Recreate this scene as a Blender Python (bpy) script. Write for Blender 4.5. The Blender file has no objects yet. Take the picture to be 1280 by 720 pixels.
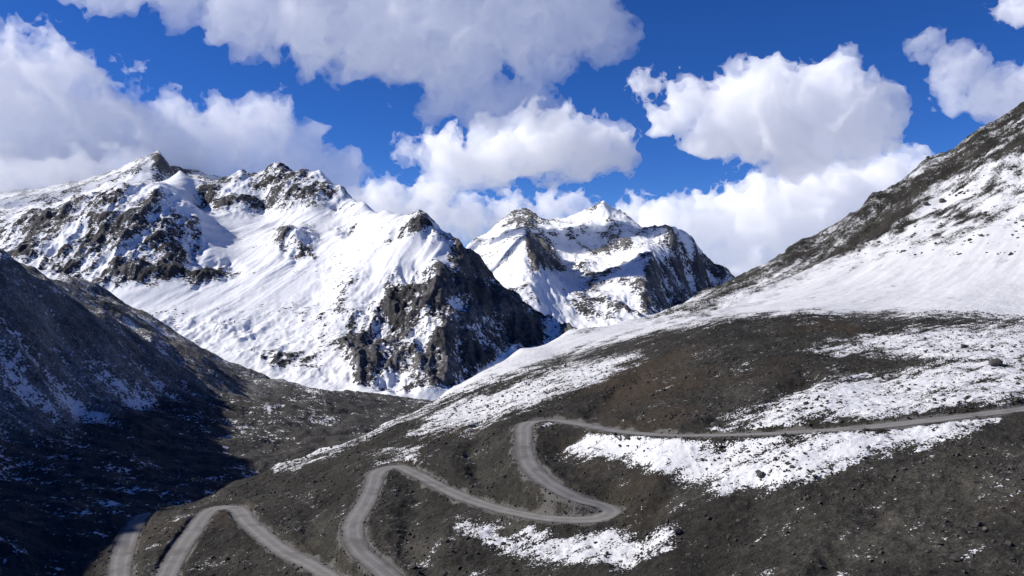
import bpy, math, random
import numpy as np
from mathutils import Vector, kdtree

# ------------------------------------------------------------------ camera, sky, sun, exposure
scene = bpy.context.scene
col = scene.collection
F = 1004.0                                    # focal length in pixels of the 1280-wide photograph

cam_data = bpy.data.cameras.new("camera")
cam = bpy.data.objects.new("camera", cam_data)
col.objects.link(cam)
cam.location = (0, 0, 0)
cam.rotation_euler = (math.radians(90), 0, 0)  # level, looking along +Y
cam_data.sensor_width = 36.0
cam_data.lens = 36.0 * F / 1280.0
cam_data.clip_start = 0.5
cam_data.clip_end = 200000.0
scene.camera = cam

SUN_AZ = math.radians(-87)                    # clockwise from the view direction
SUN_EL = math.radians(36)
world = bpy.data.worlds.new("World")
scene.world = world
world.use_nodes = True
wn = world.node_tree
sky_tex = wn.nodes.new("ShaderNodeTexSky")
sky_tex.sky_type = 'NISHITA'
sky_tex.sun_disc = False
sky_tex.sun_elevation = SUN_EL
sky_tex.sun_rotation = SUN_AZ % (2 * math.pi)
sky_tex.altitude = 4700
sky_tex.air_density = 1.0
sky_tex.dust_density = 0.4
sky_tex.ozone_density = 6.0
bg = wn.nodes["Background"]
bg.inputs["Strength"].default_value = 0.092
hsv = wn.nodes.new("ShaderNodeHueSaturation")
hsv.inputs["Hue"].default_value = 0.514
hsv.inputs["Saturation"].default_value = 1.2
wn.links.new(sky_tex.outputs["Color"], hsv.inputs["Color"])
wn.links.new(hsv.outputs["Color"], bg.inputs["Color"])

sun_data = bpy.data.lights.new("sun", 'SUN')
sun_data.energy = 4.6
sun_data.angle = math.radians(0.53)
sun_data.color = (1.0, 0.955, 0.88)
sun = bpy.data.objects.new("sun", sun_data)
col.objects.link(sun)
to_sun = Vector((math.sin(SUN_AZ) * math.cos(SUN_EL), math.cos(SUN_AZ) * math.cos(SUN_EL), math.sin(SUN_EL)))
sun.rotation_euler = to_sun.to_track_quat('Z', 'Y').to_euler()

scene.view_settings.view_transform = 'Standard'
scene.view_settings.look = 'None'
scene.view_settings.exposure = 0.42
scene.view_settings.gamma = 1.0
scene.render.engine = 'CYCLES'
cy = scene.cycles
cy.max_bounces = 32
cy.diffuse_bounces = 3
cy.glossy_bounces = 2
cy.transmission_bounces = 2
cy.volume_bounces = 32
cy.transparent_max_bounces = 64
cy.use_denoising = True
cy.use_adaptive_sampling = True
cy.adaptive_threshold = 0.015

# ------------------------------------------------------------------ helpers: noise, interpolation
_perm = {}
def _tables(seed):
    if seed not in _perm:
        r = np.random.RandomState(seed)
        p = r.permutation(256).astype(np.int32)
        a = r.rand(256) * 2 * np.pi
        g2 = np.stack([np.cos(a), np.sin(a)], 1).astype(np.float32)
        g3 = r.randn(256, 3)
        g3 /= np.linalg.norm(g3, axis=1)[:, None]
        _perm[seed] = (np.concatenate([p, p, p]), g2, g3.astype(np.float32))
    return _perm[seed]

def perlin2(x, y, seed=0):
    P, G, _ = _tables(seed)
    x = np.asarray(x, np.float32); y = np.asarray(y, np.float32)
    xi = np.floor(x); yi = np.floor(y)
    xf = x - xi; yf = y - yi
    xi = xi.astype(np.int32) & 255; yi = yi.astype(np.int32) & 255
    u = xf * xf * xf * (xf * (xf * 6 - 15) + 10)
    v = yf * yf * yf * (yf * (yf * 6 - 15) + 10)
    def g(ix, iy, dx, dy):
        h = P[P[ix & 255] + (iy & 255)]
        gv = G[h]
        return gv[..., 0] * dx + gv[..., 1] * dy
    a = g(xi, yi, xf, yf); b = g(xi + 1, yi, xf - 1, yf)
    c = g(xi, yi + 1, xf, yf - 1); d = g(xi + 1, yi + 1, xf - 1, yf - 1)
    return (a + (b - a) * u + ((c + (d - c) * u) - (a + (b - a) * u)) * v) * 1.5

def perlin3(x, y, z, seed=0):
    P, _, G = _tables(seed)
    x = np.asarray(x, np.float32); y = np.asarray(y, np.float32); z = np.asarray(z, np.float32)
    xi = np.floor(x); yi = np.floor(y); zi = np.floor(z)
    xf = x - xi; yf = y - yi; zf = z - zi
    xi = xi.astype(np.int32); yi = yi.astype(np.int32); zi = zi.astype(np.int32)
    u = xf * xf * xf * (xf * (xf * 6 - 15) + 10)
    v = yf * yf * yf * (yf * (yf * 6 - 15) + 10)
    w = zf * zf * zf * (zf * (zf * 6 - 15) + 10)
    def g(a, b, c):
        h = P[P[P[(xi + a) & 255] + ((yi + b) & 255)] + ((zi + c) & 255)]
        gv = G[h]
        return gv[..., 0] * (xf - a) + gv[..., 1] * (yf - b) + gv[..., 2] * (zf - c)
    def lerp(p, q, t): return p + (q - p) * t
    return lerp(lerp(lerp(g(0,0,0), g(1,0,0), u), lerp(g(0,1,0), g(1,1,0), u), v),
                lerp(lerp(g(0,0,1), g(1,0,1), u), lerp(g(0,1,1), g(1,1,1), u), v), w) * 1.5

def fbm2(x, y, oct=5, gain=0.5, seed=0, lac=2.03):
    s = np.zeros(np.shape(x), np.float32); a = 1.0; f = 1.0; n = 0
    for k in range(oct):
        s += a * perlin2(x * f + 13.7 * k, y * f - 7.3 * k, seed + k)
        n += a; a *= gain; f *= lac
    return s / n * 1.4

def ridged2(x, y, oct=5, gain=0.55, seed=0, lac=2.07):
    """zero-mean ridged noise, about -1..1, sharp crests"""
    s = np.zeros(np.shape(x), np.float32); a = 1.0; f = 1.0; n = 0
    prev = 1.0
    for k in range(oct):
        r = 1.0 - np.abs(perlin2(x * f + 5.1 * k, y * f + 9.2 * k, seed + k)) * 1.6
        s += a * r * prev
        prev = np.clip(r * 1.3, 0, 1)
        n += a; a *= gain; f *= lac
    return (s / n - 0.5) * 2.2

def smooth(e0, e1, x):
    t = np.clip((x - e0) / (e1 - e0), 0, 1)
    return t * t * (3 - 2 * t)

class Surf:
    """Scattered interpolation of picture height over (picture column, log distance)."""
    S = 420.0
    def __init__(self, pts, power=1.0):
        p = np.array(pts, float)
        self.X = np.stack([p[:, 0], np.log(p[:, 2]) * self.S], 1)
        self.power = power
        n = len(p)
        D = np.linalg.norm(self.X[:, None] - self.X[None], axis=2) ** power
        A = np.zeros((n + 3, n + 3))
        A[:n, :n] = D; A[:n, n] = 1; A[:n, n + 1:] = self.X; A[n, :n] = 1; A[n + 1:, :n] = self.X.T
        self.c = np.linalg.solve(A, np.concatenate([p[:, 1], [0, 0, 0]]))
    def __call__(self, px, d):
        px = np.asarray(px, np.float32); v = (np.log(d) * self.S).astype(np.float32)
        out = np.full(px.shape, self.c[-3], np.float32) + self.c[-2] * px + self.c[-1] * v
        for (a, b), w in zip(self.X.astype(np.float32), self.c[:-3]):
            r2 = (px - a) ** 2 + (v - b) ** 2
            out += np.float32(w) * (np.sqrt(r2) if self.power == 1.0 else r2 ** (self.power / 2))
        return out

def world_of(px, py, d):
    return (px - 640.0) / F * d, d, (360.0 - py) / F * d

def poly_sd(px, py, poly):
    """signed distance in pixels to a polygon, positive inside"""
    p = np.array(poly, np.float32)
    q = np.roll(p, -1, 0)
    best = np.full(px.shape, 1e9, np.float32)
    inside = np.zeros(px.shape, bool)
    for (ax, ay), (bx, by) in zip(p, q):
        dx, dy = bx - ax, by - ay
        t = np.clip(((px - ax) * dx + (py - ay) * dy) / (dx * dx + dy * dy + 1e-9), 0, 1)
        e = (px - ax - t * dx) ** 2 + (py - ay - t * dy) ** 2
        np.minimum(best, e, out=best)
        cond = (ay > py) != (by > py)
        xx = ax + (py - ay) / (dy if abs(dy) > 1e-6 else 1e-6) * dx
        inside ^= cond & (px < xx)
    s = np.sqrt(best)
    return np.where(inside, s, -s)

def line_sd(px, py, pts):
    """distance in pixels to a polyline"""
    best = np.full(px.shape, 1e9, np.float32)
    for (ax, ay), (bx, by) in zip(pts[:-1], pts[1:]):
        dx, dy = bx - ax, by - ay
        t = np.clip(((px - ax) * dx + (py - ay) * dy) / (dx * dx + dy * dy + 1e-9), 0, 1)
        np.minimum(best, (px - ax - t * dx) ** 2 + (py - ay - t * dy) ** 2, out=best)
    return np.sqrt(best)

def grid_mesh(name, X, Y, Z, attrs, mat, kind='structure'):
    nr, nc = X.shape
    co = np.stack([X, Y, Z], -1).reshape(-1, 3).astype(np.float32)
    idx = np.arange(nr * nc, dtype=np.int32).reshape(nr, nc)
    quads = np.stack([idx[:-1, :-1], idx[:-1, 1:], idx[1:, 1:], idx[1:, :-1]], -1).reshape(-1, 4)
    return raw_mesh(name, co, quads, attrs, mat, kind)

def raw_mesh(name, co, faces, attrs, mat, kind=None, parent=None, smooth_shade=True):
    me = bpy.data.meshes.new(name)
    n = faces.shape[1]
    me.vertices.add(len(co)); me.vertices.foreach_set("co", np.ascontiguousarray(co, np.float32).ravel())
    me.loops.add(faces.size); me.loops.foreach_set("vertex_index", np.ascontiguousarray(faces, np.int32).ravel())
    me.polygons.add(len(faces))
    me.polygons.foreach_set("loop_start", np.arange(0, faces.size, n, dtype=np.int32))
    me.polygons.foreach_set("loop_total", np.full(len(faces), n, np.int32))
    me.polygons.foreach_set("use_smooth", np.full(len(faces), smooth_shade, bool))
    for k, a in (attrs or {}).items():
        at = me.attributes.new(k, 'FLOAT', 'POINT')
        at.data.foreach_set("value", np.ascontiguousarray(a, np.float32).ravel())
    me.update(calc_edges=True); me.validate()
    me.materials.append(mat)
    o = bpy.data.objects.new(name, me)
    col.objects.link(o)
    if kind: o["kind"] = kind
    if parent: o.parent = parent
    return o

def tag(o, label, cat=None, group=None):
    o["label"] = label
    if cat: o["category"] = cat
    if group: o["group"] = group
    return o

# ------------------------------------------------------------------ materials
def nodes_of(name):
    m = bpy.data.materials.new(name); m.use_nodes = True
    nt = m.node_tree
    return m, nt, nt.nodes["Principled BSDF"]

def N(nt, t, **kw):
    n = nt.nodes.new(t)
    for k, v in kw.items():
        if k in n.inputs: n.inputs[k].default_value = v
        else: setattr(n, k, v)
    return n

def noise(nt, vec, scale, detail=4.0, rough=0.6, dist=0.0):
    n = N(nt, "ShaderNodeTexNoise", Scale=scale, Detail=detail, Roughness=rough, Distortion=dist)
    nt.links.new(vec, n.inputs["Vector"])
    return n.outputs["Fac"]

def math_(nt, op, a, b=None, c=None):
    n = nt.nodes.new("ShaderNodeMath"); n.operation = op
    for i, v in enumerate((a, b, c)):
        if v is None: continue
        if isinstance(v, (int, float)): n.inputs[i].default_value = v
        else: nt.links.new(v, n.inputs[i])
    return n.outputs[0]

def ramp(nt, fac, stops):
    n = nt.nodes.new("ShaderNodeValToRGB")
    el = n.color_ramp.elements
    while len(el) < len(stops): el.new(0.5)
    for e, (p, c) in zip(el, stops):
        e.position = p
        e.color = (*c, 1) if len(c) == 3 else c
    nt.links.new(fac, n.inputs[0])
    return n.outputs[0]

def mix(nt, fac, a, b):
    n = nt.nodes.new("ShaderNodeMix"); n.data_type = 'RGBA'
    for i, v in ((0, fac), (6, a), (7, b)):
        if isinstance(v, (int, float)): n.inputs[i].default_value = v
        elif isinstance(v, tuple): n.inputs[i].default_value = (*v, 1)
        else: nt.links.new(v, n.inputs[i])
    return n.outputs[2]

def terrain_mat(name, rock, grain, snow=(0.74, 0.75, 0.775), fine=0.25, width=0.10, bump=0.6, warm=None, gravel=None):
    """rock: three colours dark to light; grain: noise frequencies (1/m) coarse, middle, fine"""
    m, nt, bsdf = nodes_of(name)
    geo = N(nt, "ShaderNodeNewGeometry").outputs["Position"]
    a = N(nt, "ShaderNodeAttribute", attribute_name="snow").outputs["Fac"]
    n1 = noise(nt, geo, grain[0], 5, 0.65)
    n2 = noise(nt, geo, grain[1], 4, 0.7)
    n3 = noise(nt, geo, grain[2], 2, 0.6)
    mixn = math_(nt, 'ADD', math_(nt, 'MULTIPLY', n1, 0.45), math_(nt, 'ADD', math_(nt, 'MULTIPLY', n2, 0.35), math_(nt, 'MULTIPLY', n3, 0.30)))
    c = ramp(nt, mixn, [(0.40, rock[0]), (0.54, rock[1]), (0.69, rock[2])])
    big = noise(nt, geo, grain[0] * 0.28, 4, 0.6)
    gain = math_(nt, 'ADD', 0.1, math_(nt, 'MULTIPLY', big, 1.8))
    vm = nt.nodes.new('ShaderNodeVectorMath'); vm.operation = 'SCALE'
    nt.links.new(c, vm.inputs[0]); nt.links.new(gain, vm.inputs['Scale'])
    c = vm.outputs[0]
    if warm:
        w = N(nt, "ShaderNodeAttribute", attribute_name="warm").outputs["Fac"]
        c = mix(nt, w, c, warm)
    if gravel:
        g = N(nt, "ShaderNodeAttribute", attribute_name="gravel").outputs["Fac"]
        gm = N(nt, "ShaderNodeMapRange", interpolation_type='SMOOTHSTEP')
        gm.inputs[1].default_value = 0.3; gm.inputs[2].default_value = 0.7
        nt.links.new(math_(nt, 'ADD', g, math_(nt, 'MULTIPLY', math_(nt, 'SUBTRACT', n3, 0.5), 0.9)), gm.inputs[0])
        c = mix(nt, gm.outputs[0], c, gravel)
    jit = math_(nt, 'MULTIPLY', math_(nt, 'ADD', math_(nt, 'SUBTRACT', n1, 0.5), math_(nt, 'ADD', math_(nt, 'SUBTRACT', n2, 0.5), math_(nt, 'SUBTRACT', n3, 0.5))), fine * 2)
    s = math_(nt, 'ADD', a, jit)
    mr = N(nt, "ShaderNodeMapRange", interpolation_type='SMOOTHSTEP')
    mr.inputs[1].default_value = -width; mr.inputs[2].default_value = width
    nt.links.new(s, mr.inputs[0])
    sm = mr.outputs[0]
    sc = ramp(nt, n1, [(0.3, tuple(v * 0.93 for v in snow)), (0.7, snow)])
    nt.links.new(mix(nt, sm, c, sc), bsdf.inputs["Base Color"])
    bsdf.inputs["Roughness"].default_value = 0.9
    bsdf.inputs["Specular IOR Level"].default_value = 0.15
    b = N(nt, "ShaderNodeBump", Strength=bump, Distance=0.35 / grain[1])
    hb = math_(nt, 'MULTIPLY', mixn, math_(nt, 'SUBTRACT', 1.0, math_(nt, 'MULTIPLY', sm, 0.8)))
    nt.links.new(hb, b.inputs["Height"])
    nt.links.new(b.outputs[0], bsdf.inputs["Normal"])
    return m

M_hill = terrain_mat("hillside_ground", [(0.007, 0.0067, 0.006), (0.0235, 0.0218, 0.0183), (0.055, 0.0515, 0.0435)], (0.06, 0.5, 2.0),
                     snow=(0.58, 0.585, 0.605), fine=1.0, bump=1.0, warm=(0.042, 0.031, 0.021), gravel=(0.105, 0.10, 0.094))
M_left = terrain_mat("shaded_slope_ground", [(0.04, 0.0395, 0.038), (0.125, 0.121, 0.115), (0.27, 0.264, 0.25)], (0.015, 0.1, 0.4), fine=1.0, bump=0.9, warm=(0.046, 0.043, 0.039))  # warm carries the painted shade of the valley floor
M_massif = terrain_mat("massif_rock", [(0.018, 0.0175, 0.019), (0.055, 0.053, 0.054), (0.16, 0.155, 0.155)], (0.007, 0.03, 0.13), fine=0.95, bump=0.9)
M_far = terrain_mat("far_rock", [(0.03, 0.03, 0.032), (0.08, 0.078, 0.078), (0.16, 0.155, 0.15)], (0.003, 0.014, 0.06), fine=0.9, bump=0.9)

def rock_mat(name, a, b, scale):
    m, nt, bsdf = nodes_of(name)
    geo = N(nt, "ShaderNodeNewGeometry").outputs["Position"]
    n1 = noise(nt, geo, scale, 4, 0.7)
    nt.links.new(ramp(nt, n1, [(0.35, a), (0.65, b)]), bsdf.inputs["Base Color"])
    bsdf.inputs["Roughness"].default_value = 0.9
    bu = N(nt, "ShaderNodeBump", Strength=0.5, Distance=0.1)
    nt.links.new(n1, bu.inputs["Height"]); nt.links.new(bu.outputs[0], bsdf.inputs["Normal"])
    return m
M_rock = rock_mat("scree_stone", (0.012, 0.0115, 0.0105), (0.07, 0.0655, 0.057), 0.9)
M_boulder = rock_mat("boulder_stone", (0.022, 0.021, 0.02), (0.085, 0.08, 0.072), 2.5)

# ------------------------------------------------------------------ road line (picture column, row, height below the eye)
road_px = [  # the carriageway from the high straight down through the hairpins
    (1620, 470, -25.0), (1440, 490, -27.0), (1280, 508, -29.0), (1180, 520, -31.5), (1080, 531, -34.0), (980, 538, -36.8), (900, 541, -39.2), (830, 541, -41.5),
    (770, 536, -43.5), (720, 527, -45.2), (685, 523, -46.2), (661, 527, -47.2), (655, 545, -48.6), (660, 575, -50.8),
    (684, 600, -53.2), (722, 620, -55.2), (755, 630, -56.6), (764, 637, -57.2), (748, 645, -57.9), (700, 646, -58.8),
    (640, 637, -60.0), (585, 621, -61.2), (545, 603, -62.2), (518, 589, -63.0), (494, 581, -63.6), (474, 587, -64.2),
    (467, 603, -65.0), (457, 626, -66.0), (441, 655, -67.0), (449, 684, -68.0), (486, 717, -69.2), (520, 765, -70.4),
    (490, 805, -71.2), (450, 770, -71.9), (412, 718, -72.8), (352, 684, -74.2), (312, 652, -75.4), (290, 632, -76.2), (268, 634, -76.8),
    (240, 664, -77.8), (208, 716, -79.2), (192, 765, -80.0), (164, 775, -80.6), (150, 718, -81.6), (158, 676, -82.5), (170, 652, -83.1), (180, 641, -84.0), (186, 643, -90.0), (195, 657, -98.0)]
def road_points():
    P = []
    for px, py, z in road_px:
        d = -z * F / (py - 360.0)
        P.append(((px - 640) / F * d, d, z))
    P = np.array(P)
    Q = np.vstack([2 * P[0] - P[1], P, 2 * P[-1] - P[-2]])
    out = []
    for i in range(1, len(Q) - 2):
        p0, p1, p2, p3 = Q[i - 1:i + 3]
        n = max(3, int(np.linalg.norm(p2 - p1) / 0.7))
        # centripetal Catmull-Rom
        t0 = 0; t1 = t0 + np.linalg.norm(p1 - p0) ** .5; t2 = t1 + np.linalg.norm(p2 - p1) ** .5; t3 = t2 + np.linalg.norm(p3 - p2) ** .5
        for t in np.linspace(t1, t2, n, endpoint=False):
            A1 = (t1 - t) / (t1 - t0) * p0 + (t - t0) / (t1 - t0) * p1
            A2 = (t2 - t) / (t2 - t1) * p1 + (t - t1) / (t2 - t1) * p2
            A3 = (t3 - t) / (t3 - t2) * p2 + (t - t2) / (t3 - t2) * p3
            B1 = (t2 - t) / (t2 - t0) * A1 + (t - t0) / (t2 - t0) * A2
            B2 = (t3 - t) / (t3 - t1) * A2 + (t - t1) / (t3 - t1) * A3
            out.append((t2 - t) / (t2 - t1) * B1 + (t - t1) / (t2 - t1) * B2)
    out = np.array(out)
    z = out[:, 2].copy()
    k = np.hanning(31); k /= k.sum()
    out[:, 2] = np.convolve(np.pad(z, 15, mode='edge'), k, mode='valid')
    for c in (0, 1):
        k2 = np.hanning(9); k2 /= k2.sum()
        out[:, c] = np.convolve(np.pad(out[:, c], 4, mode='edge'), k2, mode='valid')
    return out
ROAD = road_points()
ROAD[:, 2] -= 0.7                            # cut a little into the slope
kd = kdtree.KDTree(len(ROAD))
for i, p in enumerate(ROAD): kd.insert((p[0], p[1], 0), i)
kd.balance()
HALF = 2.9

# ------------------------------------------------------------------ ground sheet to the horizon
M_valley = terrain_mat("valley_floor", [(0.04, 0.039, 0.036), (0.08, 0.077, 0.07), (0.15, 0.145, 0.13)], (0.001, 0.01, 0.05), fine=0.3)
xs = np.concatenate([-np.geomspace(80000, 500, 40), [0], np.geomspace(500, 80000, 40)])
GX, GY = np.meshgrid(xs, xs + 4000)
GZ = -460 + 40 * fbm2(GX / 3000, GY / 3000, 3, seed=3)
tag(grid_mesh("valley_ground", GX, GY, GZ, {"snow": np.full(GX.shape, 0.12)}, M_valley), "snow patched valley floor between the mountains", "ground")  # snow raised on this mostly hidden sheet to bounce light into cloud bases

# ------------------------------------------------------------------ hillside with the road (right and foreground)
hill_ctrl = [(px, py, -z * F / (py - 360.0)) for px, py, z in road_px[::1] if py - 360 > 60]
hill_ctrl += [
    # below and in front of the frame
    (1700, 900, 70), (1280, 900, 80), (900, 900, 105), (600, 900, 130), (200, 900, 160), (-300, 900, 170),
    (1500, 720, 112), (1280, 720, 122), (1100, 720, 131), (1000, 720, 139), (840, 720, 158), (660, 720, 180), (60, 780, 205),
    (1280, 640, 144), (1100, 640, 157), (940, 640, 175), (860, 660, 177), (660, 690, 194), (560, 670, 207), (1280, 570, 168), (1180, 575, 172), (1080, 580, 178), (980, 590, 184), (900, 600, 192), (820, 590, 206),
    (700, 575, 247), (600, 590, 258), (560, 570, 272), (380, 640, 265), (390, 600, 300), (330, 610, 300),
    # above the high road: the rounded brown knoll
    (1280, 470, 232), (1100, 480, 252), (900, 500, 262), (780, 500, 292), (680, 495, 330), (600, 520, 340),
    (1280, 430, 282), (1100, 430, 310), (950, 440, 318), (800, 455, 345), (700, 465, 375), (620, 488, 380),
    (1400, 400, 340), (1280, 402, 335), (1150, 393, 370), (1000, 392, 380), (900, 402, 390), (820, 425, 400), (740, 445, 415),
    # a shallow dip behind the knoll, then the snow slope
    (1450, 400, 390), (1280, 402, 390), (1100, 396, 430), (960, 398, 440), (880, 404, 450), (820, 418, 450),
    (1450, 330, 520), (1280, 360, 500), (1150, 365, 540), (1020, 374, 560), (900, 390, 560), (820, 407, 540), (760, 425, 500), (700, 448, 470),
    (1280, 290, 620), (1180, 315, 640), (1080, 335, 680), (980, 355, 700), (900, 376, 690), (830, 399, 660), (780, 408, 600), (720, 425, 530),
    (1450, 60, 780), (1280, 215, 720), (1180, 255, 760), (1100, 285, 790), (1020, 325, 800), (940, 352, 800), (880, 374, 780),
    # the skyline
    (1700, -90, 900), (1450, 30, 850), (1340, 98, 830), (1280, 131, 830), (1225, 163, 840), (1160, 200, 850), (1090, 240, 860), (1000, 300, 880), (930, 340, 880), (880, 366, 860), (830, 390, 800), (775, 402, 700),
    (710, 413, 590), (650, 437, 520), (600, 466, 480), (560, 489, 450), (480, 529, 400), (400, 562, 360), (350, 579, 340), (290, 602, 325), (190, 640, 305), (140, 664, 285), (90, 705, 262), (0, 760, 235), (-300, 900, 200),
    # behind the skyline the ground falls away
    (1700, 60, 1200), (1450, 150, 1200), (1280, 240, 1200), (1090, 330, 1200), (930, 400, 1200), (830, 440, 1100), (775, 450, 960),
    (710, 480, 800), (600, 540, 640), (480, 600, 520), (350, 650, 430), (190, 720, 380), (90, 790, 340), (0, 850, 310), (-300, 980, 280)]
hill = Surf(hill_ctrl)
pxs = np.concatenate([np.linspace(-300, -20, 40, endpoint=False), np.linspace(-20, 1300, 830, endpoint=False), np.linspace(1300, 1700, 60)])
ds = np.concatenate([np.geomspace(60, 120, 40, endpoint=False), np.geomspace(120, 420, 420, endpoint=False), np.geomspace(420, 900, 230, endpoint=False), np.geomspace(900, 1200, 30)])
PX, D = np.meshgrid(pxs, ds)
PX = PX.astype(np.float32); D = D.astype(np.float32)
# evaluate coarse, then refine linearly along both axes
def eval_surf(surf, pxs, ds):
    cx = np.linspace(pxs[0], pxs[-1], 260); cd = np.geomspace(ds[0], ds[-1], 260)
    A, B = np.meshgrid(cx, cd)
    C = surf(A, B)
    fx = (pxs - cx[0]) / (cx[1] - cx[0]); fd = (np.log(ds) - math.log(cd[0])) / (math.log(cd[1]) - math.log(cd[0]))
    def cub(C, f):
        i = np.clip(np.floor(f).astype(int), 0, C.shape[0] - 2); t = (f - i)[:, None]
        g = lambda k: C[np.clip(i + k, 0, C.shape[0] - 1)]
        p0, p1, p2, p3 = g(-1), g(0), g(1), g(2)
        return p1 + 0.5 * t * (p2 - p0 + t * (2 * p0 - 5 * p1 + 4 * p2 - p3 + t * (3 * (p1 - p2) + p3 - p0)))
    return cub(cub(C, fd).T, fx).T
PY = eval_surf(hill, pxs, ds)
X, Y, Z = world_of(PX, PY, D)
for gl, gw, gd in [([(905, 560), (860, 590), (825, 620), (800, 655), (780, 690)], 20, 2.4), ([(530, 600), (512, 640), (515, 680), (560, 730)], 17, 2.0), ([(1010, 470), (960, 510), (900, 525)], 12, 2.0),
                   ([(1200, 610), (1100, 650), (1040, 700), (1010, 760)], 22, 1.4), ([(420, 600), (395, 640), (390, 680), (420, 740)], 14, 1.4), ([(600, 520), (590, 560), (600, 600)], 10, 1.6), ([(800, 470), (760, 500), (735, 520)], 10, 1.6)]:
    gs = line_sd(PX + 10 * perlin2(X / 12, Y / 12, 205), PY + 6 * perlin2(X / 9, Y / 9, 206), gl)
    Z = Z - gd * np.exp(-(gs / gw) ** 2) * (D < 330)
# relief: gentle gullies, hummocks, rubble
far_w = smooth(330, 620, D)
rel = 1.1 * fbm2(X / 55, Y / 55, 3, seed=11) + 0.75 * fbm2(X / 14, Y / 14, 4, 0.6, seed=21) + 0.22 * ridged2(X / 3.4, Y / 3.4, 3, seed=31)
band = smooth(-25, 12, poly_sd(PX, PY, [(820, 398), (900, 346), (1000, 293), (1090, 233), (1160, 191), (1225, 156), (1290, 120), (1290, 190), (1225, 215), (1160, 245), (1130, 280), (1000, 340), (880, 392)]))
rel_far = (0.25 + band) * (3.2 * ridged2((X + 0.5 * Y) / 130, (Y - 0.5 * X) / 60, 5, 0.6, seed=41) + 1.8 * fbm2(X / 22, Y / 22, 4, 0.65, seed=51)) + 1.2 * fbm2((X * .8 + Z * .5) / 120, (Y - X) / 30, 4, 0.55, seed=56)
Z = Z + rel * (1 - far_w) + rel_far * far_w
zr = Z.copy(); rd = np.full(Z.shape, 99.0, np.float32)
lo = ROAD.min(0) - 25; hi = ROAD.max(0) + 25
sel = (D > 125) & (D < 420) & (X > lo[0]) & (X < hi[0])
ii, jj = np.nonzero(sel)
for i, j in zip(ii.tolist(), jj.tolist()):
    c, k, r = kd.find((X[i, j], Y[i, j], 0))
    if r < 14: rd[i, j] = r
near = np.nonzero(rd.ravel() < 14)[0]
RX, RY, RZ = (ROAD[::2, q].astype(np.float32) for q in range(3))
for ch in np.array_split(near, 1 + len(near) // 8000):
    xq = X.ravel()[ch].astype(np.float32); yq = Y.ravel()[ch].astype(np.float32)
    w = 1.0 / ((xq[:, None] - RX) ** 2 + (yq[:, None] - RY) ** 2 + 0.5) ** 5
    zr.ravel()[ch] = (w * RZ).sum(1) / w.sum(1)
f = 1 - smooth(HALF + 0.9, HALF + 6.0, rd + 0.8 * perlin2(X / 5, Y / 5, 77))
f = np.where(rd < HALF + 0.7, 1.0, f)
zt = zr + np.where(Z > zr, np.maximum(0, rd - HALF - 0.8) * 1.25, -np.maximum(0, rd - HALF - 1.0) * 0.75)
zt = np.where(Z > zr, np.minimum(zt, Z), np.maximum(zt, Z))     # cut banks and fill slopes
Z = np.where(rd < HALF + 0.9, zr, np.where(rd < 14, Z * (1 - f) + zt * f, Z))

gravel = (1 - smooth(HALF - 0.3, HALF + 2.4, rd + 1.2 * fbm2(X / 7, Y / 7, 3, seed=207)))
snow_polys = [
    (0.9, [(905, 394), (800, 394), (900, 330), (1000, 275), (1090, 215), (1225, 138), (1290, 100), (1700, -150), (1700, 420), (1285, 400), (1150, 391), (1000, 390)]),
    (0.75, [(905, 396), (830, 393), (760, 403), (705, 413), (640, 438), (560, 486), (480, 526), (345, 572), (345, 584), (420, 560), (500, 524), (600, 482), (700, 444), (800, 416)]),
    (0.5, [(515, 542), (560, 508), (640, 484), (700, 458), (770, 446), (800, 444), (770, 462), (712, 488), (690, 498), (640, 512), (590, 532), (530, 546)]),
    (0.15, [(470, 574), (480, 566), (520, 563), (520, 572)]),
    (0.42, [(1020, 438), (1080, 420), (1180, 411), (1290, 404), (1290, 498), (1180, 510), (1000, 530), (890, 537), (930, 512), (990, 485), (1060, 472), (1150, 466), (1180, 452), (1100, 440)]),
    (0.5, [(705, 566), (730, 549), (800, 547), (900, 549), (1000, 546), (1130, 535), (1250, 514), (1250, 526), (1170, 552), (1080, 572), (1000, 602), (900, 622), (885, 606), (910, 590), (830, 588), (780, 577), (740, 571)]),
    (0.4, [(575, 655), (620, 668), (645, 676), (660, 662), (700, 664), (720, 668), (760, 662), (842, 662), (840, 682), (780, 702), (740, 702), (660, 704), (615, 682)]),
]
bare_polys = [
    (0.85, [(820, 398), (900, 346), (1000, 293), (1090, 233), (1160, 191), (1225, 156), (1290, 120), (1290, 140), (1240, 180), (1225, 205), (1160, 238), (1130, 275), (1060, 310), (1000, 338), (930, 364), (880, 390)]),
    (0.6, [(1240, 195), (1290, 135), (1290, 190)]),
    (0.5, [(1170, 300), (1225, 262), (1230, 272), (1180, 305)]),
    (0.5, [(1140, 452), (1290, 438), (1290, 450), (1160, 460)]),
]
S = np.full(Z.shape, -0.85, np.float32)
for v, p in snow_polys:
    sd = poly_sd(PX, PY, p)
    S = np.maximum(S, -0.85 + (v + 0.85) * smooth(-16, 12, sd))
for v, p in bare_polys:
    sd = poly_sd(PX, PY, p)
    S = np.minimum(S, 0.9 - (0.9 + v - 0.58) * smooth(-20, 10, sd))
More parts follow.
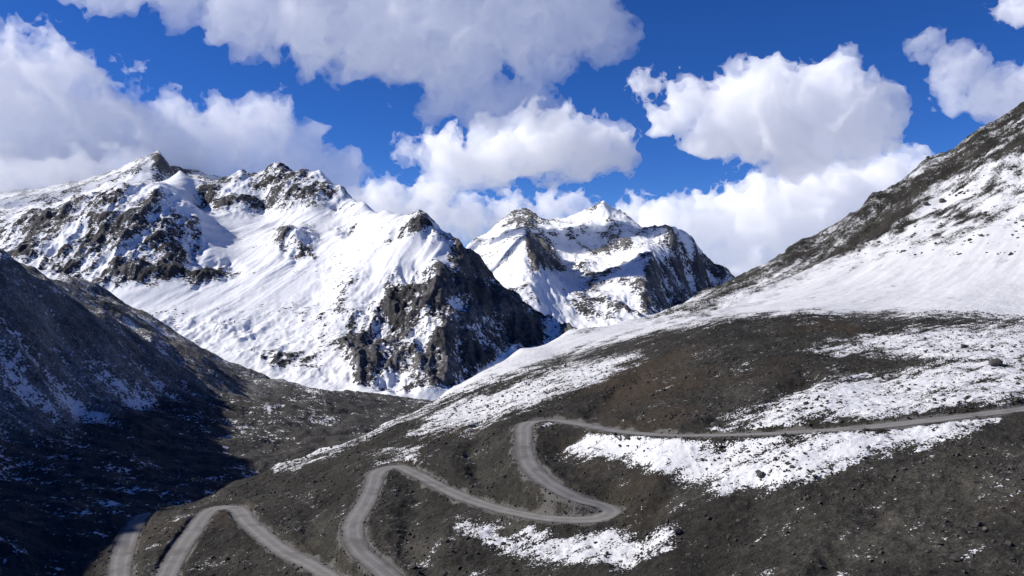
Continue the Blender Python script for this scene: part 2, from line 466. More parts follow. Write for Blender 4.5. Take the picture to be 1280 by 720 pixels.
# streaks follow the fall of the slope
a = math.radians(30)
U = X * math.cos(a) + Z * math.sin(a); V = -X * math.sin(a) + Z * math.cos(a)
str_n = fbm2(U / 16, (V + 0.6 * Y) / 3.0, 4, 0.6, seed=61)
str_f = fbm2(U / 60, (V + 0.25 * Y) / 9, 4, 0.65, seed=71)
S = S + np.where(D > 420, 0.75 * str_f, 0.75 * str_n) + 0.5 * fbm2(X / 9, Y / 9, 4, 0.65, seed=81)
up = smooth(-30, 20, poly_sd(PX, PY, [(1030, 325), (1130, 260), (1290, 140), (1290, 260), (1180, 300)])) * (D > 420)
S = S - up * (0.55 + 0.9 * fbm2(U / 45, (V + 0.25 * Y) / 10, 4, 0.65, seed=75))
S = S - 1.5 * np.clip(1 - np.abs(rd - HALF) / 2.0, 0, 1)
warm = 0.75 * smooth(0.0, 0.6, fbm2(X / 60, Y / 60, 3, seed=91) + 1.0 * smooth(-50, 60, poly_sd(PX, PY, [(700, 500), (800, 450), (1000, 420), (1000, 470), (850, 505)])) - 0.25) * (1 - smooth(380, 450, D))
Z = Z + 0.25 * smooth(-0.1, 0.3, S) * (rd > HALF + 1.5)
hillside = grid_mesh("hillside", X, Y, Z, {"snow": S, "warm": warm, "gravel": gravel}, M_hill)
tag(hillside, "brown stony hillside with snow patches and switchback road", "hillside")
HX, HY, HZ, HPX, HPY, HD, HRD, HS = X, Y, Z, PX, PY, D, rd, S

# road surface
m, nt, bsdf = nodes_of("gravel_road")
geo = N(nt, "ShaderNodeNewGeometry").outputs["Position"]
acr = N(nt, "ShaderNodeAttribute", attribute_name="across").outputs["Fac"]
n1 = noise(nt, geo, 0.25, 5, 0.65); n2 = noise(nt, geo, 3.0, 3, 0.7)
tr = math_(nt, 'ADD', math_(nt, 'MULTIPLY', n1, 0.6), math_(nt, 'MULTIPLY', n2, 0.4))
c = ramp(nt, tr, [(0.35, (0.115, 0.11, 0.105)), (0.7, (0.20, 0.193, 0.187))])
aa = math_(nt, 'ABSOLUTE', math_(nt, 'SUBTRACT', math_(nt, 'ABSOLUTE', acr), 0.45))
trk = N(nt, "ShaderNodeMapRange", interpolation_type='SMOOTHSTEP')
trk.inputs[1].default_value = 0.24; trk.inputs[2].default_value = 0.06
nt.links.new(aa, trk.inputs[0])
patch = noise(nt, geo, 0.09, 4, 0.6)
c = mix(nt, math_(nt, 'MULTIPLY', trk.outputs[0], math_(nt, 'MULTIPLY', patch, 1.0)), c, (0.235, 0.226, 0.215))
damp = ramp(nt, patch, [(0.52, (0, 0, 0)), (0.66, (1, 1, 1))])
c = mix(nt, math_(nt, 'MULTIPLY', damp, 0.7), c, (0.075, 0.071, 0.066))
edge = N(nt, "ShaderNodeMapRange", interpolation_type='SMOOTHSTEP')
edge.inputs[1].default_value = 0.75; edge.inputs[2].default_value = 1.0
nt.links.new(math_(nt, 'ADD', math_(nt, 'ABSOLUTE', acr), math_(nt, 'MULTIPLY', math_(nt, 'SUBTRACT', n2, 0.5), 0.7)), edge.inputs[0])
c = mix(nt, math_(nt, 'MULTIPLY', edge.outputs[0], 0.75), c, (0.07, 0.066, 0.06))
nt.links.new(c, bsdf.inputs["Base Color"]); bsdf.inputs["Roughness"].default_value = 0.95
bu = N(nt, "ShaderNodeBump", Strength=0.4, Distance=0.1); nt.links.new(tr, bu.inputs["Height"]); nt.links.new(bu.outputs[0], bsdf.inputs["Normal"])
M_road = m
T = np.gradient(ROAD, axis=0); T[:, 2] = 0; T /= np.linalg.norm(T, axis=1)[:, None]
Nn = np.stack([-T[:, 1], T[:, 0], np.zeros(len(T))], 1)
ks = np.linspace(-1, 1, 9)
arc = np.arange(len(ROAD)) * 0.7
co = []; ac = []
for k in ks:
    w = HALF * k * (1 + 0.14 * perlin2(arc / 22, arc * 0 + 1.5, 8)) + ((0.5 * perlin2(arc / 5, arc * 0 + 3 * np.sign(k), 5) + 0.4 * perlin2(arc / 1.6, arc * 0 + 3 * np.sign(k), 6)) * (abs(k) > 0.99))
    c3 = ROAD + Nn * np.asarray(w)[:, None]
    c3[:, 2] += 0.07 + 0.06 * (1 - k * k)
    co.append(c3); ac.append(np.full(len(ROAD), k))
co = np.stack(co, 1); ac = np.stack(ac, 1)
road = grid_mesh("road", co[..., 0], co[..., 1], co[..., 2], {"across": ac}, M_road)
tag(road, "pale grey gravel road winding down the hillside in hairpin bends", "road")

# ------------------------------------------------------------------ shaded mountain slope on the left
left_ctrl = [
    # skyline
    (0, 318, 860), (60, 350, 900), (130, 390, 960), (190, 417, 1020), (250, 441, 1100), (350, 477, 1250), (430, 489, 1400), (500, 498, 1550), (580, 506, 1650),
    (-120, 240, 860), (-250, 130, 840), (-500, -110, 760), (-900, -560, 650),
    # flank
    (0, 380, 780), (0, 430, 735), (0, 490, 680), (70, 420, 830), (100, 470, 800), (180, 450, 950), (200, 480, 930), (300, 485, 1060), (-60, 400, 700),
    # foot of the slope
    (0, 540, 635), (100, 522, 750), (200, 508, 880), (300, 512, 940), (400, 516, 1000), (500, 522, 1060), (620, 530, 1150),
    # valley floor
    (0, 600, 525), (0, 680, 415), (0, 760, 345), (100, 575, 600), (100, 630, 500), (100, 700, 420), (200, 550, 720), (200, 620, 555), (200, 700, 440), (300, 560, 735), (300, 620, 590), (400, 560, 780), (420, 610, 640), (520, 570, 780), (640, 580, 800),
    (-150, 430, 600), (-150, 560, 480), (-150, 680, 370), (-400, 120, 560), (-400, 217, 440), (-400, 480, 330), (-900, -420, 480), (-900, -170, 380), (-900, 100, 300),
    # the mountain beside the viewpoint, out of frame, heightened to shade the lower road
    (-1200, -300, 285), (-1200, -680, 350), (-1200, -950, 480), (-2000, -900, 200), (-2000, -1500, 260), (-2000, 200, 130), (-1200, 500, 170), (-300, 1100, 150), (0, 1100, 200), (300, 900, 350), (650, 760, 500), (650, 1000, 300),
    # falls away behind
    (0, 400, 1150), (130, 450, 1250), (250, 490, 1400), (350, 515, 1600), (430, 525, 1750), (500, 530, 1950), (-250, 250, 1150), (-500, 100, 1150), (-900, -150, 1150), (650, 540, 2000)]
left = Surf(left_ctrl)
pxs = np.concatenate([np.linspace(-2000, -900, 40, endpoint=False), np.linspace(-900, -20, 90, endpoint=False), np.linspace(-20, 650, 330)])
ds = np.concatenate([np.geomspace(120, 330, 60, endpoint=False), np.geomspace(330, 1900, 400)])
PX, D = np.meshgrid(pxs.astype(np.float32), ds.astype(np.float32))
PY = eval_surf(left, pxs, ds)
X, Y, Z = world_of(PX, PY, D)
cap = 264 + 0.3 * np.clip(Y - 420, 0, 400) - 0.9 * np.clip(-X - 650, 0, 2000) + 25 * fbm2(X / 150, Y / 150, 3, seed=161)
Z = np.where(Z > cap - 60, cap - 60 + 60 * (1 - np.exp(-(Z - cap + 60) / 60)), Z)     # unseen crest of that mountain, height set by where its shadow should end
ribs = ridged2(Y / 42 + 0.15 * X / 42, X / 240, 4, 0.6, seed=101)
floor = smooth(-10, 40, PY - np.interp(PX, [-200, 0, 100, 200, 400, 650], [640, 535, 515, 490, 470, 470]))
rel = (6.0 * ribs + 2.5 * ridged2(Y / 15, X / 110, 3, 0.6, seed=151)) * (1 - 0.8 * floor) + floor * (6 * fbm2(X / 60, Y / 60, 4, 0.6, seed=171)) + 9 * fbm2(X / 140, Y / 140, 4, seed=111) + 1.6 * fbm2(X / 14, Y / 14, 4, 0.65, seed=121)
Z = Z + rel
S = -0.36 - 0.26 * ribs + 0.6 * fbm2(Y / 18, X / 110, 5, 0.72, seed=131) + 0.5 * fbm2(X / 12, Y / 12, 4, 0.7, seed=141)
for v, p in [(0.5, [(40, 545), (110, 545), (125, 560), (60, 562)]), (0.45, [(150, 492), (235, 500), (225, 512), (150, 506)]),
             (0.3, [(0, 430), (25, 440), (45, 490), (30, 520), (0, 520)]), (0.35, [(250, 535), (275, 535), (280, 548), (255, 550)]),
             (0.5, [(170, 590), (230, 600), (228, 612), (180, 612)]), (0.5, [(35, 625), (130, 615), (140, 640), (50, 655)]), (0.35, [(0, 600), (110, 590), (100, 605), (0, 612)])]:
    S = S + (v - 0.05) * smooth(-10, 8, poly_sd(PX, PY, p))
S = S * (1 - floor) + floor * (-0.5 + 0.8 * fbm2(X / 40, Y / 18, 5, 0.68, seed=181) + 0.3 * fbm2(X / 9, Y / 9, 3, 0.6, seed=191)) + floor * 0.0
S = S - 0.3 * smooth(-20, 30, poly_sd(PX, PY, [(0, 330), (120, 395), (250, 450), (360, 490), (300, 495), (120, 450), (0, 400)]))
S = S - 0.35 * smooth(-20, 30, poly_sd(PX, PY, [(150, 515), (300, 560), (420, 520), (500, 500), (400, 590), (180, 590)]))
floor_shade = smooth(0.15, 0.75, floor + 0.35 * fbm2(X / 70, Y / 70, 4, 0.6, seed=195)) * 0.95      # shade painted into the colour of the valley floor
left_slope = grid_mesh("mountain_slope", X, Y, Z, {"snow": S, "warm": floor_shade}, M_left)
tag(left_slope, "dark shaded slope falling steeply into the valley", "mountain")

# ------------------------------------------------------------------ the snowy massif
mas_ctrl = [
    # rock buttress
    (-200, 330, 2700), (0, 292, 2950), (40, 266, 3000), (100, 246, 3050), (150, 230, 3100), (200, 233, 3120), (240, 258, 3150),
    (0, 345, 2550), (60, 330, 2560), (120, 320, 2600), (190, 320, 2620), (245, 325, 2750), (290, 345, 2700), (60, 385, 2350), (120, 375, 2360), (-200, 420, 2300), (255, 290, 2980),
    (70, 290, 2780), (150, 275, 2820), (210, 280, 2850),
    # high wall, saddle, bowl
    (235, 240, 3500), (225, 214, 3800), (250, 224, 3800), (300, 211, 3850), (345, 197, 3900), (400, 209, 3880), (428, 234, 3700), (455, 252, 3450),
    (250, 268, 3520), (330, 266, 3580), (420, 262, 3500), (300, 300, 3120), (400, 300, 3060), (350, 285, 3300), (370, 286, 2960), (375, 325, 2820), (440, 290, 3150),
    # ridge to the pyramid
    (482, 262, 3150), (505, 268, 2950), (527, 264, 2800), (545, 280, 2750), (565, 294, 2760), (600, 325, 2780), (650, 370, 2780), (690, 398, 2740), (715, 410, 2700), (760, 440, 2600),
    # pyramid faces
    (490, 320, 2560), (450, 380, 2300), (432, 430, 2050), (520, 330, 2500), (536, 300, 2620), (545, 345, 2400), (552, 400, 2150), (558, 450, 1960), (560, 485, 1860), (500, 400, 2230), (500, 470, 1880), (600, 370, 2500), (600, 420, 2260), (622, 400, 2460), (640, 425, 2420), (600, 455, 2140), (670, 412, 2580), (690, 428, 2520),
    # apron
    (120, 400, 2240), (200, 395, 2300), (260, 370, 2460), (330, 360, 2560), (400, 350, 2620), (300, 420, 2150), (370, 400, 2300), (400, 440, 2050), (340, 460, 1950), (430, 480, 1850), (220, 440, 2050),
    # lower, hidden
    (-200, 520, 1900), (0, 480, 1950), (200, 520, 1750), (350, 540, 1600), (500, 540, 1560), (620, 520, 1900), (760, 500, 2250), (900, 520, 2200), (900, 480, 2500),
    # behind the skyline
    (-200, 440, 4300), (0, 380, 4300), (100, 370, 4300), (225, 330, 4500), (345, 320, 4700), (455, 350, 4400), (540, 380, 3600), (650, 450, 3300), (760, 490, 3100), (900, 500, 3000), (900, 480, 4600), (650, 430, 4600)]
mas = Surf(mas_ctrl)
pxs = np.concatenate([np.linspace(-200, -10, 40, endpoint=False), np.linspace(-10, 740, 520, endpoint=False), np.linspace(740, 900, 20)])
ds = np.concatenate([np.geomspace(1560, 4000, 480, endpoint=False), np.geomspace(4000, 4700, 15)])
PX, D = np.meshgrid(pxs.astype(np.float32), ds.astype(np.float32))
PY = eval_surf(mas, pxs, ds)
X, Y, Z = world_of(PX, PY, D)
def region(polys, f0=-12, f1=10):
    R = np.zeros(PX.shape, np.float32)
    for v, p in polys:
        R = np.maximum(R, v * smooth(f0, f1, poly_sd(PX, PY, p)))
    return R
rocky = region([
    (0.86, [(-20, 290), (40, 262), (100, 244), (150, 228), (205, 235), (240, 270), (255, 300), (245, 330), (215, 345), (120, 360), (90, 350), (40, 330), (-20, 320)]),
    (0.95, [(225, 345), (250, 330), (285, 325), (300, 340), (285, 350), (240, 355)]),
    (0.75, [(245, 262), (250, 225), (300, 209), (345, 195), (400, 207), (432, 232), (415, 250), (380, 262), (300, 268)]),
    (0.9, [(338, 300), (355, 284), (385, 288), (398, 310), (392, 325), (370, 328), (350, 312)]),
    (0.75, [(418, 288), (440, 280), (446, 290), (430, 298)]), (0.6, [(430, 235), (440, 230), (438, 262), (415, 262)]),
    (0.85, [(484, 305), (500, 280), (525, 262), (550, 278), (575, 295), (560, 300), (520, 290)]),
    (1.25, [(570, 298), (610, 330), (660, 372), (720, 412), (740, 440), (640, 430), (580, 480), (490, 490), (530, 420), (545, 400), (500, 350), (520, 325), (545, 330), (570, 340), (565, 315)]),
    (0.98, [(500, 330), (470, 360), (430, 395), (425, 440), (440, 480), (520, 490), (560, 450), (540, 350)]),
    (0.6, [(170, 400), (230, 398), (300, 412), (310, 402), (312, 415), (240, 412), (180, 415)]),
    (0.6, [(392, 372), (405, 372), (412, 425), (400, 430)]), (0.27, [(150, 385), (300, 400), (420, 360), (440, 480), (300, 450), (170, 410)]), (0.5, [(160, 395), (320, 400), (330, 425), (250, 420)]), (0.5, [(260, 428), (380, 440), (440, 485), (330, 462)]), (0.3, [(390, 330), (470, 310), (480, 360), (430, 400), (400, 380)]),
    (0.6, [(280, 432), (310, 435), (360, 452), (365, 462), (310, 448)]),
])
ribr = ridged2((X + 0.15 * Y) / 150, (Y - 0.2 * X) / 420, 5, 0.6, seed=201)
rough = ridged2(X / 330, Y / 330, 6, 0.55, seed=211)
det = fbm2(X / 55, Y / 55, 4, 0.65, seed=221)
amp = 0.25 + 0.95 * np.clip(rocky, 0, 1)
flute = ridged2((X - 0.25 * Y) / 70, (Y + 0.2 * X) / 700, 4, 0.55, seed=251)
calm = 0.35 + 0.65 * smooth(-0.25, 0.45, fbm2(X / 420, Y / 420, 3, seed=271))
Z = Z + (17 * ribr + 17 * rough + 9 * det) * (0.08 + 1.0 * np.clip(rocky, 0, 1)) + 5.0 * flute * calm + 16 * fbm2(X / 500, Y / 500, 3, seed=261)
S = 0.72 - 0.9 * rocky - 0.45 * ribr * np.clip(rocky * 2, 0, 1) - 0.12 * rough - 0.3 * flute * smooth(0.1, 0.4, rocky) + 0.45 * fbm2(X / 60, Y / 60, 6, 0.78, seed=231) + 0.25 * fbm2((X - .4 * Y) / 40, (Y + Z) / 160, 4, 0.65, seed=241)
massif = grid_mesh("mountain", X, Y, Z, {"snow": S}, M_massif)
tag(massif, "broad snow covered massif with dark rock buttress and pyramid ridge", "mountain")

# ------------------------------------------------------------------ far peaks in the gap
far_ctrl = [
    # back ridge
    (540, 335, 7000), (590, 302, 7200), (620, 283, 7300), (640, 267, 7400), (652, 261, 7400), (668, 268, 7350), (690, 276, 7250), (715, 268, 7150), (738, 262, 7100), (755, 250, 7050), (766, 259, 7000), (782, 270, 6900), (800, 286, 6800),
    # right hand peak in front of it
    (812, 298, 6300), (830, 286, 6350), (843, 282, 6350), (856, 291, 6400), (870, 304, 6450), (905, 336, 6500), (940, 366, 6500), (1000, 410, 6400), (843, 300, 6800), (880, 330, 6900),
    # front pyramid: rib towards the viewer, col behind it
    (660, 287, 5500), (658, 312, 5250), (655, 342, 5000), (645, 300, 5620), (628, 312, 5750), (605, 326, 5900), (635, 325, 5400), (615, 340, 5450), (674, 299, 5750), (690, 317, 5950), (706, 335, 6050), (682, 328, 5650), (700, 346, 5650), (600, 352, 5300),
    (660, 296, 6000), (640, 300, 6250), (690, 312, 6350), (610, 318, 6350),
    # snow bowl
    (720, 300, 6600), (755, 300, 6550), (755, 275, 6850), (700, 330, 6100), (730, 330, 5950), (770, 330, 5850), (795, 322, 5700), (740, 360, 5300), (780, 368, 5000), (720, 395, 4750),
    # dark spur under the right hand peak
    (816, 316, 5600), (810, 350, 5200), (803, 385, 4850), (840, 325, 6050), (832, 365, 5500), (860, 345, 6150), (862, 375, 5750), (885, 352, 6300), (842, 392, 5250), (895, 385, 5950),
    (540, 400, 4800), (600, 430, 4400), (700, 440, 4200), (800, 440, 4200), (900, 440, 4300), (1000, 450, 4600),
    (540, 390, 8300), (655, 340, 8700), (755, 330, 8700), (850, 370, 8300), (1000, 440, 7800)]
far = Surf(far_ctrl)
pxs = np.linspace(540, 1000, 330); ds = np.geomspace(4200, 8400, 330)
PX, D = np.meshgrid(pxs.astype(np.float32), ds.astype(np.float32))
PY = eval_surf(far, pxs, ds)
X, Y, Z = world_of(PX, PY, D)
rocky = region([
    (0.95, [(658, 288), (672, 292), (690, 310), (708, 335), (665, 338), (660, 320)]),
    (0.9, [(806, 335), (830, 318), (880, 320), (910, 345), (880, 380), (840, 395), (800, 392)]),
    (0.55, [(620, 290), (640, 264), (660, 260), (690, 275), (670, 285), (640, 280)]), (0.55, [(730, 305), (780, 295), (790, 312), (745, 318)]),
    (0.5, [(800, 285), (845, 283), (905, 335), (860, 330), (820, 310)]), (0.55, [(780, 370), (810, 335), (815, 395), (760, 395)])], -8, 7)
rb = ridged2((X + 0.3 * Y) / 260, (Y - 0.3 * X) / 600, 5, 0.6, seed=301)
rg = ridged2(X / 600, Y / 600, 6, 0.55, seed=311)
Z = Z + (34 * rb + 24 * rg + 9 * fbm2(X / 90, Y / 90, 4, seed=321)) * (0.6 + 0.6 * rocky)
S = 0.36 - 0.8 * rocky - 0.42 * rb - 0.15 * rg + 0.4 * fbm2(X / 130, Y / 130, 5, 0.65, seed=331)
far_peaks = grid_mesh("snow_peak", X, Y, Z, {"snow": S}, M_far)
tag(far_peaks, "distant snow peaks with blue shaded faces beyond the dark pyramid ridge", "mountain")

# far ridge on the left, half in cloud
fl_ctrl = [(-300, 270, 7200), (-100, 258, 7200), (0, 246, 7150), (60, 240, 7000), (120, 224, 6700), (165, 203, 6400), (200, 189, 6200), (197, 212, 5950), (190, 236, 5700), (218, 206, 6650), (226, 226, 6400), (240, 213, 6950), (300, 225, 7000), (420, 240, 7000),
           (-300, 300, 5600), (0, 270, 5600), (100, 262, 5500), (170, 240, 5600), (215, 242, 5900), (240, 240, 6100), (420, 280, 5800), (0, 330, 4900), (200, 320, 4900), (420, 340, 4900), (-300, 360, 4900),
           (-300, 370, 7600), (0, 350, 7600), (200, 330, 7600), (420, 340, 7800)]
fl = Surf(fl_ctrl)
pxs = np.linspace(-300, 420, 260); ds = np.geomspace(4900, 7600, 170)
PX, D = np.meshgrid(pxs.astype(np.float32), ds.astype(np.float32))
PY = eval_surf(fl, pxs, ds)
X, Y, Z = world_of(PX, PY, D)
rb = ridged2(X / 300, Y / 500, 5, 0.6, seed=401)
Z = Z + 20 * rb + 10 * fbm2(X / 100, Y / 100, 4, seed=411)
S = 0.2 - 0.4 * rb - 0.5 * smooth(-8, 8, poly_sd(PX, PY, [(196, 190), (222, 206), (240, 212), (228, 235), (205, 240), (170, 245), (190, 215)])) + 0.45 * fbm2(X / 120, Y / 120, 5, 0.65, seed=421)
fr = grid_mesh("mountain_ridge", X, Y, Z, {"snow": S}, M_far)
tag(fr, "distant snowy ridge with sharp summit wrapped in cloud behind the buttress", "mountain")

# ------------------------------------------------------------------ loose stone
def ico():
    t = (1 + 5 ** .5) / 2
    v = np.array([(-1,t,0),(1,t,0),(-1,-t,0),(1,-t,0),(0,-1,t),(0,1,t),(0,-1,-t),(0,1,-t),(t,0,-1),(t,0,1),(-t,0,-1),(-t,0,1)], float)
    v /= np.linalg.norm(v[0])
    f = np.array([(0,11,5),(0,5,1),(0,1,7),(0,7,10),(0,10,11),(1,5,9),(5,11,4),(11,10,2),(10,7,6),(7,1,8),(3,9,4),(3,4,2),(3,2,6),(3,6,8),(3,8,9),(4,9,5),(2,4,11),(6,2,10),(8,6,7),(9,8,1)])
    return v, f
def scree(name, mask, n, smin, smax, seed, label):
    rng = np.random.RandomState(seed)
    # weight by true ground area of each grid cell
    area = (np.gradient(HX, axis=1) * np.gradient(HY, axis=0))
    w = (np.abs(area) * mask).ravel(); w /= w.sum()
    idx = rng.choice(w.size, n, p=w)
    v, f = ico()
    nv = len(v)
    size = smin * (smax / smin) ** (rng.rand(n) ** 2.2)
    sh = v[None] * (1 + 0.35 * rng.randn(n, nv, 1)).clip(0.45, 1.6)
    sh *= size[:, None, None] * (0.6 + 0.8 * rng.rand(n, 1, 3)) * 0.5
    sh[..., 2] *= 0.75
    pos = np.stack([HX.ravel()[idx] + rng.randn(n) * .2, HY.ravel()[idx] + rng.randn(n) * .2, HZ.ravel()[idx]], 1)
    pos[:, 2] += size * 0.08
    co = (sh + pos[:, None]).reshape(-1, 3)
    fs = (f[None] + (np.arange(n) * nv)[:, None, None]).reshape(-1, 3)
    o = raw_mesh(name, co, fs, None, M_rock, "stuff", smooth_shade=False)
    return tag(o, label, "stones")
inview = (HPX > -40) & (HPX < 1320) & (HPY < 760)
clump = smooth(-0.3, 0.5, fbm2(HX / 18, HY / 18, 3, seed=501))
scree("loose_stones", inview * (HD < 420) * (HRD > HALF + 1.2) * (0.12 + clump), 22000, 0.2, 1.2, 7, "loose grey stones strewn over the brown hillside")
scree("roadside_rubble", inview * (HRD > HALF + 0.1) * (HRD < HALF + 2.2) * (0.15 + clump), 3500, 0.2, 0.75, 9, "small rubble lying along the edges of the gravel road")
scree("snowfield_stones", inview * (HD > 420) * (HD < 900) * (HPY < 320) * (0.02 + clump ** 3), 900, 0.8, 3.5, 8, "dark stones poking out of the high snow slope")

def boulder(px, py, d, size, label, seed, group=None):
    rng = np.random.RandomState(seed)
    i = np.argmin((HPX - px) ** 2 + (HPY - py) ** 2 + np.where(np.abs(HD - d) < 90, 0, 1e6))
    x, y, z = HX.ravel()[i], HY.ravel()[i], HZ.ravel()[i]
    v, f = ico()
    # subdivide once, then roughen with planes chipped off
    edges = {}; verts = [tuple(p) for p in v]; nf = []
    def mid(a, b):
        k = (min(a, b), max(a, b))
        if k not in edges:
            p = (np.array(verts[a]) + np.array(verts[b])) / 2
            verts.append(tuple(p / np.linalg.norm(p))); edges[k] = len(verts) - 1
        return edges[k]
    for a, b, c in f:
        ab, bc, ca = mid(a, b), mid(b, c), mid(c, a)
        nf += [(a, ab, ca), (b, bc, ab), (c, ca, bc), (ab, bc, ca)]
    P = np.array(verts)
    for k in range(9):
        n = rng.randn(3); n /= np.linalg.norm(n)
        h = 0.55 + 0.3 * rng.rand()
        dd = P @ n
        P = np.where((dd > h)[:, None], P - (dd - h)[:, None] * n, P)
    P += rng.randn(*P.shape) * 0.03
    P *= np.array([1.0 + 0.3 * rng.rand(), 0.8 + 0.3 * rng.rand(), 0.75]) * size / 2
    o = raw_mesh("boulder", P, np.array(nf), None, M_boulder, smooth_shade=False)
    o.location = (x, y, z + size * 0.16)
    o.rotation_euler = (0, 0, rng.rand() * 6)
    return tag(o, label, "boulder", group)
G = "boulders on the hillside"
boulder(1205, 433, 290, 3.4, "dark boulder in the snow band near the knoll top", 1, G)
boulder(1245, 458, 260, 3.6, "large dark boulder in the snow below the bare strip", 2, G)
boulder(895, 528, 245, 3.0, "boulder at the tip of the snow just above the high road", 3, G)
boulder(846, 666, 185, 2.6, "dark boulder at the pointed end of the lowest snow patch", 4, G)
boulder(952, 598, 205, 2.2, "boulder sitting on the lower edge of the long snow strip", 5, G)
boulder(516, 700, 192, 2.4, "boulder on the bare slope beside the lower bend of the road", 6, G)
boulder(1178, 253, 760, 7.0, "dark crag standing on the high snow slope under the skyline", 7, G)
boulder(1157, 258, 770, 6.0, "smaller dark crag beside the larger one on the high snow slope", 8, G)

# ------------------------------------------------------------------ clouds: billowed hulls filled with an even scattering volume
def cloud_mat(name, density):
    m = bpy.data.materials.new(name); m.use_nodes = True
    nt = m.node_tree; nt.nodes.clear()
    out = nt.nodes.new("ShaderNodeOutputMaterial")
    v = nt.nodes.new("ShaderNodeVolumePrincipled")
    v.inputs["Color"].default_value = (1, 1, 1, 1)
    v.inputs["Density"].default_value = density
    v.inputs["Anisotropy"].default_value = 0.0
    nt.links.new(v.outputs[0], out.inputs["Volume"])
    return m

def surface_nets(Fv, org, h):
    """iso-surface (level 0, inside positive) of a voxel field as quads"""
    ins = Fv > 0
    nx, ny, nz = Fv.shape
    acc = np.zeros((nx - 1, ny - 1, nz - 1, 3), np.float32); cnt = np.zeros((nx - 1, ny - 1, nz - 1), np.float32)
    def sl(a, b, c): return np.s_[a:nx - 1 + a, b:ny - 1 + b, c:nz - 1 + c]
    corners = [(i, j, k) for i in (0, 1) for j in (0, 1) for k in (0, 1)]
    for c0 in corners:
        for ax in range(3):
            if c0[ax]: continue
            c1 = list(c0); c1[ax] = 1
            a = Fv[sl(*c0)]; b = Fv[sl(*c1)]
            cr = (a > 0) != (b > 0)
            t = np.where(cr, a / np.where(cr, a - b, 1), 0)
            p = np.zeros(3, np.float32)
            for q in range(3):
                acc[..., q] += np.where(cr, (c0[q] + (t if q == ax else 0)), 0)
            cnt += cr
    act = cnt > 0
    vid = np.full(act.shape, -1, np.int64); vid[act] = np.arange(act.sum())
    base = np.argwhere(act)
    co = (base + acc[act] / cnt[act][:, None]) * h + org
    quads = []
    for ax in range(3):
        a = ins[:-1] if ax == 0 else ins[:, :-1] if ax == 1 else ins[:, :, :-1]
        b = ins[1:] if ax == 0 else ins[:, 1:] if ax == 1 else ins[:, :, 1:]
        e = np.argwhere(a != b)
        o1, o2 = [q for q in range(3) if q != ax]
        ok = (e[:, o1] > 0) & (e[:, o2] > 0) & (e[:, o1] < Fv.shape[o1] - 1) & (e[:, o2] < Fv.shape[o2] - 1)
        e = e[ok]
        def cell(d1, d2):
            c = e.copy(); c[:, o1] -= d1; c[:, o2] -= d2
            return vid[c[:, 0], c[:, 1], c[:, 2]]
        q = np.stack([cell(0, 0), cell(1, 0), cell(1, 1), cell(0, 1)], 1)
        inside_first = ins[e[:, 0], e[:, 1], e[:, 2]]
        flip = inside_first if ax == 1 else ~inside_first
        q = np.where(flip[:, None], q[:, ::-1], q)
        quads.append(q)
    return co, np.concatenate(quads)

def cloud(blobs, dist, label, seed, amp=0.95, bias=-0.07, vox=2.9, soft=20.0, thick=0.7, billow=55.0, stretch=1.0):
    """blobs: (picture column, row, radius in pixels[, depth offset in pixels]); soft: mean free path in pixels"""
    s = dist / F                                   # metres per pixel at that distance
    B = np.array([(b[0], b[1], b[2], b[3] if len(b) > 3 else 0) for b in blobs], np.float32)
    R = B[:, 2]
    lo = np.array([(B[:, 0] - R * 1.5).min(), (B[:, 3] - R * 1.3).min(), (360 - B[:, 1] - R * 1.5).min()]) - 4 * vox
    hi = np.array([(B[:, 0] + R * 1.5).max(), (B[:, 3] + R * 1.3).max(), (360 - B[:, 1] + R * 1.5).max()]) + 4 * vox
    ax = [np.arange(lo[q], hi[q], vox, dtype=np.float32) for q in range(3)]
    X, Y, Z = np.meshgrid(*ax, indexing='ij')
    wx = 0.35 * billow * perlin3(X / billow, Y / billow, Z / billow, seed + 31)
    wz = 0.35 * billow * perlin3(X / billow + 9, Y / billow, Z / billow, seed + 32)
    fld = np.full(X.shape, -9, np.float32)
    for bx, by, br, bd in B:
        dx = X + wx - bx; dy = (Y - bd) / thick; dz = Z + wz - (360 - by)
        dz = np.where(dz < 0, dz * 1.25, dz)
        f = 1 - np.sqrt(dx * dx + dy * dy + dz * dz) / br
        f = f * np.minimum(1.0, br / 40.0) 
        fld = np.maximum(fld, f) + 0.0
    n = np.zeros(X.shape, np.float32); a = 1.0; fr = 1.0 / billow; tot = 0
    near = fld > -1.2 * amp - 0.3
    xi, yi, zi = X[near], Y[near], Z[near]
    nn = np.zeros(xi.shape, np.float32)
    for k in range(5):
        p = perlin3(xi * fr / stretch, yi * fr, zi * fr, seed + k)
        nn += a * (0.62 - np.abs(p) * 1.7 if k < 3 else p * 0.8); tot += a
        a *= 0.64; fr *= 2.1
    fld[near] += amp * nn / tot * 1.3 + bias
    fld[~near] = -1
    fld[0] = fld[-1] = -1; fld[:, 0] = fld[:, -1] = -1; fld[:, :, 0] = fld[:, :, -1] = -1
    co, q = surface_nets(fld, np.array([lo[0], lo[1], lo[2]]), vox)
    # pixels to metres about the cloud's own distance
    W = np.stack([(co[:, 0] - 640) * s, dist + co[:, 1] * s, co[:, 2] * s], 1)
    ctr = np.array([(B[:, 0].mean() - 640) * s, dist, W[:, 2].min()])
    o = raw_mesh("cloud", W - ctr, q, None, cloud_mat("cloud_vapour", 1.0 / (soft * s)))
    o.location = ctr
    return tag(o, label, "cloud", "clouds in the sky")

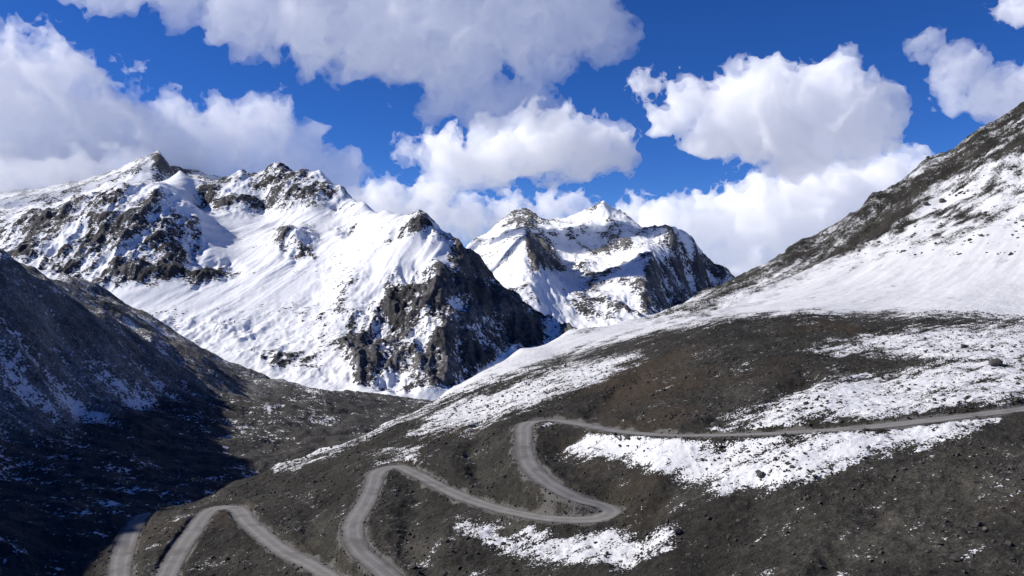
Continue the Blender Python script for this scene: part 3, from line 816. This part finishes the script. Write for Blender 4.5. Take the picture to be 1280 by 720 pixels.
cloud([(-50, 150, 100), (40, 150, 90), (110, 180, 82), (180, 195, 70), (250, 195, 62), (310, 175, 52), (370, 215, 48), (425, 225, 38), (20, 222, 50, -40), (110, 212, 34, -40)], 6900,
      "huge white and grey cloud bank resting on the massif summits", 1001, soft=42, thick=0.5)
cloud([(-60, 240, 42), (0, 236, 38), (50, 228, 33), (100, 219, 28), (145, 210, 22), (175, 203, 14)], 6000, "thin mist veil drifting across the distant snowy ridge", 1111, soft=75, billow=30, amp=0.6, bias=0.0)
cloud([(480, 262, 32), (530, 268, 32), (580, 280, 28), (620, 285, 22), (440, 265, 25)], 7800, "low white cloud behind the dark pyramid ridge of the massif", 1011, billow=30)
cloud([(110, -5, 24), (160, -12, 32), (220, -5, 42), (300, 10, 58), (390, 28, 68), (480, 40, 76), (570, 50, 80), (650, 30, 72), (715, 25, 58), (755, 45, 34), (560, 112, 42), (620, 128, 42), (670, 128, 36), (330, -45, 60), (520, -50, 70), (680, -45, 60)], 5600, "largest cloud, broad with ragged lower edge, high over the valley", 1021, soft=44, thick=0.45)
cloud([(570, 205, 36), (620, 196, 42), (680, 186, 46), (730, 186, 38), (768, 188, 24), (556, 232, 22)], 6600, "wedge shaped white cloud hanging under the largest one", 1031, billow=40)
cloud([(900, 165, 44), (950, 152, 60), (1010, 158, 60), (1070, 152, 50), (840, 152, 24), (865, 130, 28), (960, 112, 34), (1040, 108, 34), (1100, 138, 28), (1000, 188, 42)], 7800,
      "separate puffy cloud with grey base between the open blue", 1041, billow=45)
cloud([(830, 278, 28), (880, 284, 38), (950, 275, 50), (1020, 262, 54), (1090, 245, 46), (1130, 222, 30), (930, 318, 42), (1000, 305, 42), (870, 320, 30)], 9800,
      "pale cloud bank low behind the bare rocky skyline slope", 1051, billow=45)
cloud([(1200, 92, 32), (1240, 120, 38), (1285, 130, 42), (1190, 125, 18), (1155, 62, 16), (1320, 110, 40)], 5200, "thin torn cloud just above the bare skyline ridge", 1061, bias=-0.06, soft=45, billow=35, amp=0.7)
cloud([(1275, 2, 24), (1300, -8, 30)], 5200, "small cloud scrap high above the torn cloud", 1071, soft=30, billow=30)
cloud([(690, 268, 18), (720, 264, 16), (790, 272, 20), (640, 266, 18), (820, 285, 18)], 10200, "low white cloud peeping out behind the distant peaks", 1081, billow=25)
cloud([(808, 108, 13)], 7600, "tiny lone puff beside the puffy grey based cloud", 1091, soft=18, billow=18)
cloud([(508, 189, 10), (545, 186, 11)], 6600, "thin wispy shreds beside the wedge shaped cloud", 1101, soft=30, billow=18)
